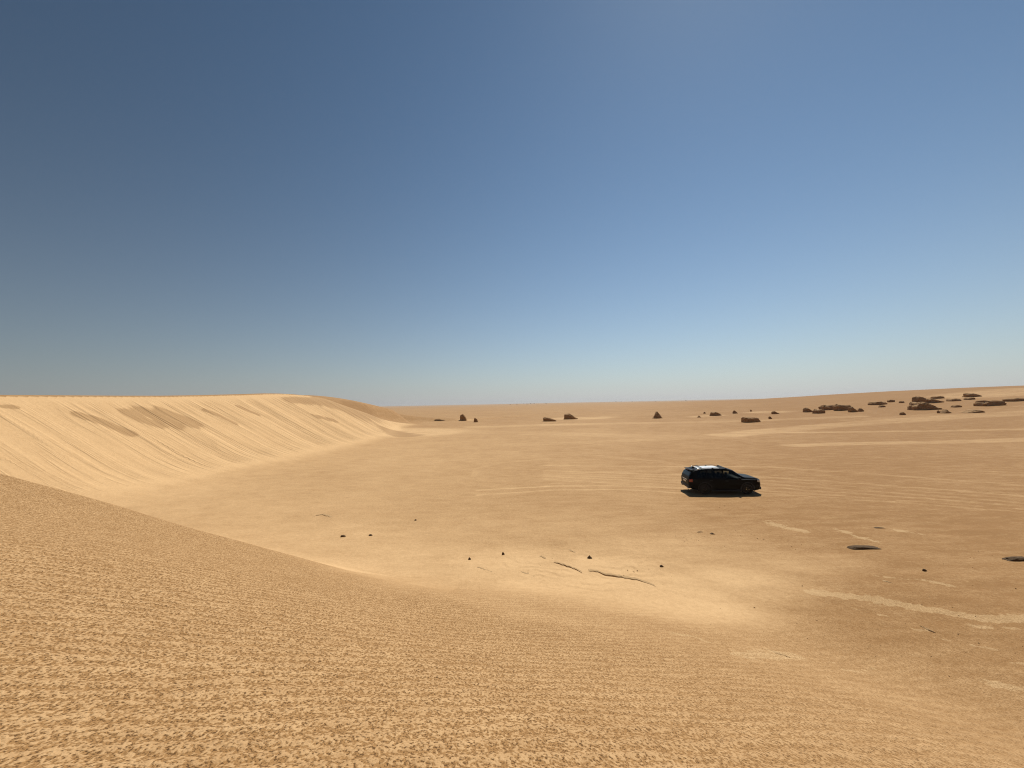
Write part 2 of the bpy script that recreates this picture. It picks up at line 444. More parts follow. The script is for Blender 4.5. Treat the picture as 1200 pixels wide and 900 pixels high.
def sand_material():
    t = NT('sand')
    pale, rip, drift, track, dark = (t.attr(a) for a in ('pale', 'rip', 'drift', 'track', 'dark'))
    P = t.mapping()
    PS = t.mapping(rot=(0, 0, R(10)), scale=(1.0, 0.82, 0.9))
    PL = t.mapping(rot=(0, 0, R(4)), scale=(0.28, 1.3, 1))
    n1 = t.noise(P, 0.9, 4, 0.6)
    n2 = t.noise(P, 6, 4, 0.6)
    spk = t.math('ADD', t.math('MULTIPLY', t.noise(PS, 33, 1.5, 0.5), 0.80), t.math('MULTIPLY', t.noise(PS, 11, 2, 0.6), 0.20))            # clusters of coarse grains and painted ripple shade
    spf = t.noise(PS, 70, 1.5, 0.5)             # single coarse grains and specks of painted shade
    big = t.noise(PS, 3.2, 2, 0.5)
    n3 = t.noise(P, 21, 4, 0.75)
    nl = t.noise(PL, 1.6, 5, 0.65)
    # sand kind
    f = t.math('ADD', pale, t.math('MULTIPLY', t.math('SUBTRACT', n1, 0.5), 0.38))
    f = t.math('ADD', f, t.math('MULTIPLY', t.math('SUBTRACT', n2, 0.5), 0.60))
    f = t.math('ADD', f, t.math('MULTIPLY', t.math('SUBTRACT', n3, 0.5), 0.9))
    f = t.math('ADD', f, t.math('MULTIPLY', t.math('MULTIPLY', t.math('SUBTRACT', nl, 0.5), 0.95), t.math('SUBTRACT', 1.0, pale, True)))
    f = t.math('ADD', f, t.math('MULTIPLY', track, 0.42), True)
    base = t.mix(f, (0.306, 0.166, 0.065, 1), (0.625, 0.408, 0.205, 1))
    # drifts: crisp ragged edge
    de = t.math('ADD', drift, t.math('ADD', t.math('MULTIPLY', t.math('SUBTRACT', n2, 0.5), 1.3), t.math('MULTIPLY', t.math('SUBTRACT', nl, 0.5), 1.6)))
    base = t.mix(t.math('MULTIPLY', t.ramp(de, 0.40, 0.58), 0.6), base, (0.56, 0.38, 0.195, 1))
    # coarse grains of the ripples, with small ripple shade painted in as dark specks
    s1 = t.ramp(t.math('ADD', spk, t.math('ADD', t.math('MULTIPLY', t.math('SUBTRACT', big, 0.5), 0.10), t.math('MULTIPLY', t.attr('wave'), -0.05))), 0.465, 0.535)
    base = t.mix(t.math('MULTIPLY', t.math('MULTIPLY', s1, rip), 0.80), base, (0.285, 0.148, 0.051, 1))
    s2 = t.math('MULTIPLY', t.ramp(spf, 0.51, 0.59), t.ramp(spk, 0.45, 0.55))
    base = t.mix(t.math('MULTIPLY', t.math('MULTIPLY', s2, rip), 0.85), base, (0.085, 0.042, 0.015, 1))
    # avalanche grooves: long thin furrows running straight down the slip face
    cv = t.new('ShaderNodeCombineXYZ')
    t.put(cv.inputs[0], t.attr('gs')); t.put(cv.inputs[1], t.math('MULTIPLY', t.attr('gd'), 0.055))
    g1 = t.noise(cv.outputs[0], 0.55, 2, 0.5); g2 = t.noise(cv.outputs[0], 1.5, 3, 0.6)
    fur = t.math('SUBTRACT', 1.0, t.math('ABSOLUTE', t.math('MULTIPLY', t.math('SUBTRACT', g2, 0.5), 5.5)), True)
    fur = t.math('MULTIPLY', t.math('POWER', fur, 1.5), t.ramp(g1, 0.38, 0.58))
    gmk = t.attr('gmask')
    dk = t.ramp(t.math('ADD', dark, t.math('MULTIPLY', t.math('SUBTRACT', g2, 0.5), 1.5)), 0.30, 0.62)
    base = t.mix(t.math('MULTIPLY', t.math('MULTIPLY', dk, t.ramp(dark, 0.02, 0.25)), 0.55), base, (0.27, 0.150, 0.062, 1))
    base = t.mix(t.math('MULTIPLY', t.math('MULTIPLY', fur, gmk), 0.38), base, (0.27, 0.155, 0.066, 1))
    t.l.new(base, t.b.inputs['Base Color'])
    t.b.inputs['Roughness'].default_value = 0.95
    t.b.inputs['Specular IOR Level'].default_value = 0.15
    # relief
    h = t.math('MULTIPLY', t.math('ADD', t.math('MULTIPLY', spk, -0.03), t.math('MULTIPLY', spf, -0.008)), rip)
    h = t.math('ADD', h, t.math('MULTIPLY', n2, 0.018))
    h = t.math('ADD', h, t.math('MULTIPLY', n1, 0.03))
    h = t.math('ADD', h, t.math('MULTIPLY', gmk, t.math('ADD', t.math('MULTIPLY', g2, 0.46), t.math('MULTIPLY', fur, -0.10))))
    b = t.new('ShaderNodeBump')
    b.inputs['Strength'].default_value = 0.8; b.inputs['Distance'].default_value = 1.0
    t.l.new(h, b.inputs['Height']); t.l.new(b.outputs[0], t.b.inputs['Normal'])
    return t.m

def rock_material(name, c1, c2, dust=0.3, scale=1.0):
    t = NT(name)
    P = t.mapping(scale=(1, 1, 3.2))
    a = t.noise(P, 0.9 * scale, 5, 0.62); b2 = t.noise(P, 5 * scale, 4, 0.6)
    col = t.mix(t.ramp(a, 0.35, 0.65), (*c1, 1), (*c2, 1))
    col = t.mix(t.math('MULTIPLY', t.ramp(b2, 0.45, 0.7), 0.5), col, (c1[0] * .5, c1[1] * .5, c1[2] * .5, 1))
    g = t.new('ShaderNodeNewGeometry'); sx = t.new('ShaderNodeSeparateXYZ'); t.l.new(g.outputs['Normal'], sx.inputs[0])
    up = t.math('MULTIPLY', t.ramp(t.math('ADD', sx.outputs[2], t.math('MULTIPLY', t.math('SUBTRACT', b2, .5), .5)), 0.62, 0.85), dust)
    col = t.mix(up, col, (0.42, 0.27, 0.13, 1))
    t.l.new(col, t.b.inputs['Base Color'])
    t.b.inputs['Roughness'].default_value = 0.9; t.b.inputs['Specular IOR Level'].default_value = 0.2
    bp = t.new('ShaderNodeBump'); bp.inputs['Strength'].default_value = 0.7; bp.inputs['Distance'].default_value = 0.25 / scale
    t.l.new(t.math('ADD', a, t.math('MULTIPLY', b2, 0.4)), bp.inputs['Height']); t.l.new(bp.outputs[0], t.b.inputs['Normal'])
    return t.m

def simple(name, col, rough=0.5, metal=0.0, coat=0.0, spec=0.5, var=0.15):
    t = NT(name)
    P = t.mapping()
    n = t.noise(P, 9, 4, 0.6)
    c = t.mix(t.ramp(n, 0.35, 0.7), (*col, 1), tuple(min(1, c * (1 + var) + 0.004 * var) for c in col) + (1,))
    t.l.new(c, t.b.inputs['Base Color'])
    t.b.inputs['Roughness'].default_value = rough; t.b.inputs['Metallic'].default_value = metal
    t.b.inputs['Coat Weight'].default_value = coat; t.b.inputs['Coat Roughness'].default_value = 0.06
    t.b.inputs['Specular IOR Level'].default_value = spec
    return t.m

def glass(name, tint):
    t = NT(name)
    tr = t.new('ShaderNodeBsdfTransparent'); tr.inputs[0].default_value = (*tint, 1)
    gl = t.new('ShaderNodeBsdfGlossy'); gl.inputs['Roughness'].default_value = 0.03
    fr = t.new('ShaderNodeFresnel'); fr.inputs[0].default_value = 1.45
    mx = t.new('ShaderNodeMixShader')
    t.l.new(fr.outputs[0], mx.inputs[0]); t.l.new(tr.outputs[0], mx.inputs[1]); t.l.new(gl.outputs[0], mx.inputs[2])
    t.l.new(mx.outputs[0], t.n['Material Output'].inputs[0])
    return t.m

SAND = sand_material()
ROCK = rock_material('brown_rock', (0.29, 0.155, 0.058), (0.42, 0.24, 0.10))
STONE = rock_material('dark_stone', (0.085, 0.05, 0.024), (0.13, 0.08, 0.038), 0.0, 6)
CRUST = rock_material('sand_crust', (0.36, 0.235, 0.115), (0.43, 0.285, 0.145), 0.9, 4)

build_ground()

def gz(x, y):
    return float(terrain(np.array([x]), np.array([y]))[0])

def link(name, me, mat, parent=None):
    if mat is not None:
        me.materials.append(mat)
    o = bpy.data.objects.new(name, me); COL.objects.link(o)
    if parent is not None: o.parent = parent
    return o

def tag(o, label, cat, group=None):
    o['label'] = label; o['category'] = cat
    if group: o['group'] = group
    return o

# ------------------------------------------------------------------ rocks
def rock_mesh(name, w, d, h, seed, style, sub=4):
    rng = random.Random(seed)
    bm = bmesh.new()
    bmesh.ops.create_icosphere(bm, subdivisions=sub, radius=1)
    off = Vector((rng.uniform(-50, 50), rng.uniform(-50, 50), rng.uniform(-50, 50)))
    ex = {'block': .42, 'wedge': .5, 'peak': .8, 'slab': .45, 'lump': .7, 'mound': .9, 'lens': .55}[style]
    for v in bm.verts:
        p = v.co
        q = Vector([math.copysign(abs(c) ** ex, c) for c in p])
        u = q.x
        top = 1.0
        if style == 'wedge': top = 0.98 - 0.72 * max(0, (u + .35) / 1.35) ** 0.9
        elif style == 'block': top = 1.0 - 0.10 * (u + 1) + 0.10 * mnoise.noise(Vector((u * 2.2, seed, 0)))
        elif style == 'peak': top = max(.12, 1 - abs(u + .05) ** 0.85 * 1.0)
        elif style == 'slab': top = 1.0 - 0.25 * abs(u) ** 3 + 0.15 * mnoise.noise(Vector((u * 3, seed, 4)))
        elif style == 'lump': top = 0.95 - 0.45 * max(0, u)
        elif style == 'lens': top = max(.1, (1 - abs(u) ** 3) * (0.85 - 0.3 * u))
        elif style == 'mound': top = max(.15, 1 - abs(u) ** 1.6)
        n1 = mnoise.fractal(q * 1.3 + off, 0.9, 2.1, 4)
        n2 = mnoise.noise(q * 3.6 + off)
        # layered beds: ledges step in and out with height
        bed = mnoise.noise(Vector((off.x, off.y, q.z * 3.4)))
        s = 1 + 0.16 * n1 + 0.06 * n2 + 0.10 * bed
        q.x *= s; q.y *= s
        zz = q.z * (1 + 0.10 * n1)
        if zz > 0: zz *= top * (1 + 0.14 * mnoise.noise(Vector((q.x * 2.4, q.y * 2.4, 3)) + off))
        if zz < 0: zz *= 0.35
        v.co = Vector((q.x * w / 2, q.y * d / 2, zz * h))
    me = bpy.data.meshes.new(name)
    bm.to_mesh(me); bm.free()
    return me

def rock(px0, px1, base, top, style, seed, label, name='rock', cat='rock', group='brown rocks scattered over the desert plain', mat=None, depth=0.7, sub=4, flip=False):
    c = at([((px0 + px1) / 2, base)])[0]
    dist = float(np.hypot(*c)); fw = float(c[1])
    w = (px1 - px0) / 450 * fw * 0.92
    h = max((base - top) / 450 * fw, 0.02) * (0.45 if style == 'lens' else 1.05 if mat is None else 0.85)
    d = w * depth
    me = rock_mesh(name, w, d, h, seed, style, sub)
    o = link(name, me, mat or ROCK)
    o.location = (c[0], c[1] + d * 0.30, gz(c[0], c[1] + d * 0.3) - 0.04 * h)
    o.rotation_euler.z = (math.pi if flip else 0) + random.Random(seed).uniform(-.12, .12)
    return tag(o, label, cat, group)

ROCKS = [
    (538.5, 546.8, 492.3, 485.6, 'lump', 1, 'upright brown boulder nearest the tip of the pale dune'),
    (555, 560.3, 494.8, 489.8, 'lump', 2, 'small brown stone block just right of the upright boulder by the dune tip'),
    (636.5, 653, 493.8, 488.8, 'wedge', 3, 'low brown wedge rock left of the larger wedge with the sandy flank'),
    (661, 678, 491.4, 484.3, 'wedge', 4, 'tall brown wedge rock with pale sand banked on its right flank'),
    (764.5, 778.5, 490.3, 482, 'peak', 5, 'lone brown hat-shaped rock with a pointed top and broad foot'),
    (817, 822.3, 489.2, 486.8, 'peak', 6, 'small dark peaked stone at the left end of a pale sand tail'),
    (824.6, 827.4, 484.7, 482.6, 'lump', 7, 'tiny dark stone above and left of the domed brown rock'),
    (833.5, 846.8, 487.3, 482.4, 'lump', 8, 'domed brown rock with a pale sand tail on its left'),
    (859.6, 864.8, 484.6, 481, 'wedge', 9, 'small brown wedge stone between domed rock and the rectangular slab'),
    (872, 892, 494.8, 488.8, 'block', 10, 'long rectangular brown rock block with a flat top'),
    (905.5, 913.5, 485.2, 481.7, 'wedge', 11, 'dark rock end at the right of a pale low sand mound'),
    (901.3, 905, 491, 487.9, 'lump', 12, 'small round stone below the pale mound, right of the rectangular block'),
    (879.4, 881.4, 482.2, 480, 'lump', 13, 'tiny speck of stone high above the rectangular rock block'),
    (943, 953.5, 483, 477.7, 'wedge', 14, 'steep brown wedge rock at the left end of the long broken outcrop'),
    (955, 967.5, 484.5, 479.4, 'block', 15, 'low dark block in front of the left half of the broken outcrop'),
    (965, 984, 480.2, 474.2, 'block', 16, 'flat-topped dark slab forming the left half of the broken outcrop roof'),
    (981, 997.5, 481, 473.6, 'block', 17, 'thick dark slab forming the right half of the broken outcrop roof'),
    (996.5, 1005.5, 482.9, 476.8, 'wedge', 18, 'tilted dark rock at the right end of the broken outcrop'),
    (1006.5, 1013.3, 482.3, 478.6, 'lump', 19, 'rounded dark rock detached from the right end of the broken outcrop'),
    (1023, 1040, 474.2, 470.6, 'slab', 20, 'thin dark slab halfway between the broken outcrop and the big split rock'),
    (1031.5, 1038.6, 477.2, 474.6, 'lump', 21, 'small dark stone just below the thin slab left of the big split rock'),
    (1042, 1049, 471.2, 468.6, 'slab', 22, 'faint thin stone just right of the thin slab near the skyline'),
    (1055, 1060.6, 472.2, 469.7, 'lump', 23, 'small far stone left of the top of the big split rock'),
    (1056, 1062.3, 486.3, 483, 'lump', 24, 'small dark block beside the pale track left of the big split rock'),
    (1074, 1103, 480.2, 471, 'wedge', 25, 'largest dark wedge, front half of the big split rock'),
    (1073.6, 1086, 473.5, 464.4, 'block', 26, 'dark upright block, upper left head of the big split rock'),
    (1085, 1107, 472, 467, 'wedge', 27, 'long dark wedge lying behind the big split rock'),
    (1067.6, 1074, 474, 471, 'lump', 28, 'small dark stub touching the left side of the big split rock'),
    (1095, 1107, 467, 464.2, 'slab', 29, 'thin dark slab above the long wedge behind the big split rock'),
    (1103.5, 1116.5, 484.2, 479.4, 'peak', 30, 'dark peaked rock below right of the big split rock'),
    (1099, 1102, 484.2, 481, 'lump', 31, 'tiny upright stone left of the dark peaked rock below the split rock'),
    (1114, 1126, 470, 467.4, 'slab', 32, 'thin dark slab right of the split rock and left of the double slab'),
    (1118, 1127, 477.3, 475, 'slab', 33, 'faint sandy ledge stone right of the big split rock'),
    (1135, 1151.5, 465, 460.6, 'wedge', 34, 'uppermost dark slab rock nearest the skyline on the right'),
    (1133.5, 1143, 468.3, 466, 'slab', 35, 'thin dark stone right under the uppermost slab near the skyline'),
    (1153, 1178, 475.3, 469, 'block', 36, 'long saddle-backed dark rock near the right edge'),
    (1133.5, 1157, 483.6, 479.9, 'mound', 37, 'low grey-brown stony mound beside the pale track on the right'),
    (1184, 1206, 470, 466.3, 'slab', 38, 'dark slab cut by the right edge of the view'),
    (507, 522, 492.8, 491.2, 'mound', 39, 'faint low brown mound left of the upright boulder by the dune tip'),
]
for px0, px1, b, tp, st, sd_, lab in ROCKS:
    rock(px0, px1, b, tp, st, sd_, lab)
for k, (px, py, w) in enumerate([(598, 474.2, 1.6), (606, 473.9, 2.2), (614, 473.6, 1.6), (618, 473.7, 3), (622, 473.2, 2), (626, 473.1, 1.6), (640, 472.9, 2), (722, 470.6, 1.6), (728, 470.5, 1.2), (741, 470.2, 1.8), (768.5, 469.6, 1.8), (804, 468.6, 2)]):
    rock(px - w / 2, px + w / 2, py, py - 0.8, 'lump', 60 + k, 'tiny dark stone far off along the skyline', group='tiny stones on the skyline', sub=2)

NEAR = [
    (995, 1034.5, 643.2, 637.0, 'lens', 80, 'long flat dark slab lying on the plain below right of the car'),
    (1180, 1216, 656.4, 649.4, 'lens', 81, 'dark flat slab at the right edge, level with the slab below the car'),
    (1025, 1039, 619.4, 616.6, 'lens', 82, 'small thin dark slab lying between the car and the longer flat slab'),
    (1082, 1086.6, 669.2, 666.4, 'lump', 83, 'small dark stone right of the long flat slab'),
    (398.5, 405, 629.6, 626.6, 'lump', 84, 'flat black stone on pale sand, left of the close pair'),
    (432, 436.5, 628.2, 625.6, 'lump', 85, 'smaller black stone on pale sand, right of the close pair'),
    (485.6, 488.4, 610.2, 608.2, 'lump', 86, 'lone tiny black stone on the bowl floor near the close pair'),
    (548.6, 552, 655.8, 653, 'lump', 87, 'dark pebble at the left tip of the eroded sand ledges'),
    (588, 591.6, 650.4, 646.6, 'lump', 88, 'upright brown pebble above the left eroded sand ledges'),
    (688, 694.5, 654.2, 650.2, 'peak', 89, 'pointed dark stone standing above the longest sand ledge'),
    (773.5, 778, 664.6, 661.8, 'lump', 90, 'dark pebble right of the longest eroded sand ledge'),
    (832, 839, 626.2, 624, 'peak', 91, 'flat dark stone on pale sand directly below the car'),
    (817, 825, 623.8, 622.2, 'lens', 92, 'thin dark stone flake on pale sand below the rear of the car'),
]
for px0, px1, b, tp, st, sd_, lab in NEAR:
    rock(px0, px1, b, tp, st, sd_, lab, name='stone', cat='stone', group='dark stones on the nearer sand', mat=STONE, depth=0.24 if st == 'lens' else 0.6, sub=3)

# ledges of crusted sand: a ragged undercut lip whose top runs back into the sand
def ledge(px, hpx, label, seed):
    P = at(px)
    n = 26
    s = np.linspace(0, len(P) - 1, n)
    X = np.interp(s, range(len(P)), P[:, 0]); Y = np.interp(s, range(len(P)), P[:, 1])
    Hm = 0.38 * hpx / 450 * float(P[:, 1].mean())
    rng = random.Random(seed)
    rows = []
    for i in range(n):
        e = math.sin(math.pi * (i + .35) / (n - .3)) ** 0.7
        h = Hm * e * (0.75 + 0.5 * abs(vnoise(i * .55, seed, 7)))
        x = X[i]; y = Y[i] + 0.05 * float(vnoise(i * .8, seed, 3))
        back = max(0.25, 6 * Hm)
        pr = [(x, y - .05 * e - .01, gz(x, y) - 0.06), (x, y - .03 * e, gz(x, y) + h * .35), (x, y - .012, gz(x, y) + h * .8), (x, y, gz(x, y) + h),
              (x, y + back * .35, gz(x, y + back * .35) + h * .62), (x, y + back * .7, gz(x, y + back * .7) + h * .25), (x, y + back, gz(x, y + back) - .06)]
        rows.append(pr)
    k = len(rows[0])
    vs_ = [p for r_ in rows for p in r_]
    o0 = Vector((X.mean(), Y.mean(), gz(X.mean(), Y.mean())))
    vs_ = [tuple(Vector(p) - o0) for p in vs_]
    fs = [(i * k + j, (i + 1) * k + j, (i + 1) * k + (j + 1) % k, i * k + (j + 1) % k) for i in range(n - 1) for j in range(k)]
    fs += [tuple(range(k)), tuple(reversed(range((n - 1) * k, n * k)))]
    me = bpy.data.meshes.new('sand_ledge'); me.from_pydata(vs_, [], fs); me.update()
    o = link('sand_ledge', me, CRUST); o.location = o0
    tag(o, label, 'sand ledge', 'eroded ledges of crusted sand')

for k, (px, h, lab) in enumerate([
    ([(646, 658), (656, 661), (668, 665), (682, 671)], 3.2, 'darkest crusted sand ledge left of the longest ledge'),
    ([(690, 669), (700, 670), (710, 673.5), (728, 676.5), (746, 679.5), (768, 687)], 2.4, 'longest crusted sand ledge running down to the right below the pointed stone'),
    ([(606, 669), (618, 673), (632, 677)], 1.6, 'short crusted sand ledge left of the darkest ledge'),
    ([(557, 664), (566, 667), (577, 671)], 1.4, 'leftmost faint crusted sand ledge beside the dark pebble'),
    ([(632, 652), (640, 655)], 1.4, 'tiny crusted sand ledge above the darkest ledge'),
    ([(667, 645), (675, 648)], 1.2, 'tiny crusted sand nick above left of the pointed stone'),
    ([(1034, 681), (1048, 684)], 1.6, 'short dark sand ledge below the long flat slab'),
    ([(908, 765), (928, 771)], 1.6, 'short dark sand ledge with pale drift in the right foreground'),
    ([(1086, 698.5), (1091, 700)], 1.5, 'tiny sand ledge above the ragged pale drift'),
    ([(370, 604), (378, 603), (388, 606)], 1.2, 'small sand hump ledge alone on the bowl floor'),
    ([(1088, 738.5), (1095, 740.5)], 1.5, 'tiny sand ledge under the ragged pale drift')]):
    ledge(px, h, lab, 200 + k)

# ------------------------------------------------------------------ car
BLACK = simple('black_car_paint', (0.004, 0.004, 0.005), 0.4, 0.0, 0.05, 0.08)
TRIM = simple('black_plastic', (0.012, 0.012, 0.012), 0.6)
RUBBER = simple('tyre_rubber', (0.018, 0.017, 0.016), 0.85)
ALLOY = simple('dark_alloy', (0.03, 0.03, 0.032), 0.4, 1.0)
SILVER = simple('brushed_silver', (0.75, 0.75, 0.74), 0.28, 0.8)
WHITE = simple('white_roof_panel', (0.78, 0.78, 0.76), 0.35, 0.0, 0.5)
RED = simple('red_lens', (0.22, 0.008, 0.006), 0.12, 0.0, 1.0)
LENS = simple('clear_lens', (0.35, 0.36, 0.38), 0.08, 0.3, 1.0)
PLATE = simple('plate_white', (0.6, 0.6, 0.58), 0.4)
SEATM = simple('seat_fabric', (0.03, 0.028, 0.027), 0.9)
GLASS_F = glass('clear_glass', (0.42, 0.45, 0.44))
GLASS_R = glass('privacy_glass', (0.10, 0.11, 0.11))

XS_ = np.array([-2.40, -2.38, -2.33, -2.22, -2.05, -1.92, -1.80, -1.2, -0.3, 0.35, 0.62, 1.18, 1.30, 1.60, 2.00, 2.20, 2.30, 2.36, 2.38])
ZT_ = np.array([0.90, 1.04, 1.20, 1.42, 1.55, 1.61, 1.645, 1.70, 1.72, 1.67, 1.585, 1.18, 1.145, 1.125, 1.085, 1.035, 0.97, 0.86, 0.78])
ZS_ = np.array([0.86, 0.95, 1.00, 1.03, 1.05, 1.06, 1.06, 1.045, 1.025, 1.01, 1.005, 1.01, 1.01, 1.01, 1.00, 0.96, 0.90, 0.82, 0.75])
ZL_ = np.array([0.62, 0.52, 0.44, 0.37, 0.31, 0.28, 0.26, 0.24, 0.24, 0.24, 0.24, 0.24, 0.24, 0.24, 0.25, 0.27, 0.31, 0.40, 0.50])
WW_ = np.array([0.70, 0.78, 0.85, 0.905, 0.93, 0.94, 0.945, 0.955, 0.955, 0.955, 0.955, 0.95, 0.945, 0.935, 0.90, 0.845, 0.77, 0.66, 0.56])

def sec(x):
    zt, zs, zl, w = (float(np.interp(x, XS_, a)) for a in (ZT_, ZS_, ZL_, WW_))
    g = zt - zs
    k = min(1.0, g / 0.62)
    y6 = w * (0.90 - 0.185 * k)
    return [(0, zl), (w * .80, zl), (w * .955, zl + .10), (w * 1.0, zl + (zs - zl) * .55), (w * .985, zs), (w * .955, zs + .025 * k + .004),
            (y6, zs + g * .87), (y6 * .88, zs + g * .965), (y6 * .45, zs + g * .995), (0, zt)]

def surf(x, t):
    s = sec(x); i = min(int(t), len(s) - 2); f = t - i
    return s[i][0] + (s[i + 1][0] - s[i][0]) * f, s[i][1] + (s[i + 1][1] - s[i][1]) * f

WH_R, WB_F, WB_R = 0.37, 1.40, -1.38
def win_side(x):     # rear and front ends of the side glass at each end
    return -1.86 < x < 1.02

SIDE = [(-1.84, -1.22, 'r'), (-1.14, -0.16, 'r'), (-0.06, 0.98, 'f')]
T0, T1 = 5.14, 5.90

def glass_ok(x, t):
    # glass height shrinks with the roof line
    return 5.14 <= t <= 5.90 and any(a <= x <= b for a, b, _ in SIDE) and (float(np.interp(x, XS_, ZT_)) - float(np.interp(x, XS_, ZS_))) > 0.16

def mesh_of(name, verts, faces, smooth=True):
    me = bpy.data.meshes.new(name); me.from_pydata(verts, [], faces); me.update()
    if smooth: me.polygons.foreach_set('use_smooth', [True] * len(me.polygons))
    return me

def patch(name, x0, x1, t0, t1, mat, parent, side=1, off=0.006, nx=20, nt=8, xf=None, both=False):
    """piece of the body surface between two stations, set proud by off"""
    ts = np.linspace(t0, t1, nt)
    cols = [(t, side) for t in ts] if not both else [(t, 1) for t in ts] + [(t, -1) for t in ts[::-1][(1 if t1 >= 9 else 0):]]
    V = []
    for i in range(nx):
        u = i / (nx - 1)
        for t, sgn in cols:
            x = x0 + (x1 - x0) * u
            if xf: x = xf(u, t)
            y, z = surf(x, t)
            y1, z1 = surf(x, min(t + .05, 8.99)); y0, z0 = surf(x, max(t - .05, 0))
            n = Vector((0, z1 - z0, -(y1 - y0)))
            xa, za = surf(x + .02, t); xb, zb = surf(x - .02, t)
            dx = Vector((.04, xa - xb, za - zb)); dtv = Vector((0, y1 - y0, z1 - z0))
            n = dx.cross(dtv)
            if n.length < 1e-9: n = Vector((0, 0, 1))
            n.normalize()
            if n.y * max(y, .01) + n.z * (z - .8) + n.x * x * .2 < 0: n = -n
            p = Vector((x, y, z)) + n * off
            V.append((p.x, p.y * sgn, p.z))
    k = len(cols)
    F = [(i * k + j, i * k + j + 1, (i + 1) * k + j + 1, (i + 1) * k + j) for i in range(nx - 1) for j in range(k - 1)]
    return link(name, mesh_of(name, V, F), mat, parent)

def bm_box(bm, c, s, rot=None):
    r_ = bmesh.ops.create_cube(bm, size=1)
    M = Matrix.Translation(c) @ (rot or Matrix()) @ Matrix.Diagonal((*s, 1))
    bmesh.ops.transform(bm, matrix=M, verts=r_['verts'])
    return r_['verts']

def box(name, c, s, mat, parent, bev=0.015, rot=None, extra=()):
    bm = bmesh.new(); bm_box(bm, Vector(c), s, rot)
    for c2, s2 in extra: bm_box(bm, Vector(c2), s2, rot)
    bmesh.ops.bevel(bm, geom=list(bm.edges), offset=bev, segments=2, affect='EDGES', profile=0.6)
    me = bpy.data.meshes.new(name); bm.to_mesh(me); bm.free()
    me.polygons.foreach_set('use_smooth', [True] * len(me.polygons))
    return link(name, me, mat, parent)

def lathe_y(name, prof, mat, parent, loc, seg=40):
    """profile of (y, r) spun about the local Y axis"""
    V, F = [], []
    for y, r_ in prof:
        for k in range(seg):
            a = 2 * math.pi * k / seg
            V.append((loc[0] + r_ * math.cos(a), loc[1] + y, loc[2] + r_ * math.sin(a)))
    for i in range(len(prof) - 1):
        for k in range(seg):
            F.append((i * seg + k, i * seg + (k + 1) % seg, (i + 1) * seg + (k + 1) % seg, (i + 1) * seg + k))
    return link(name, mesh_of(name, V, F), mat, parent)

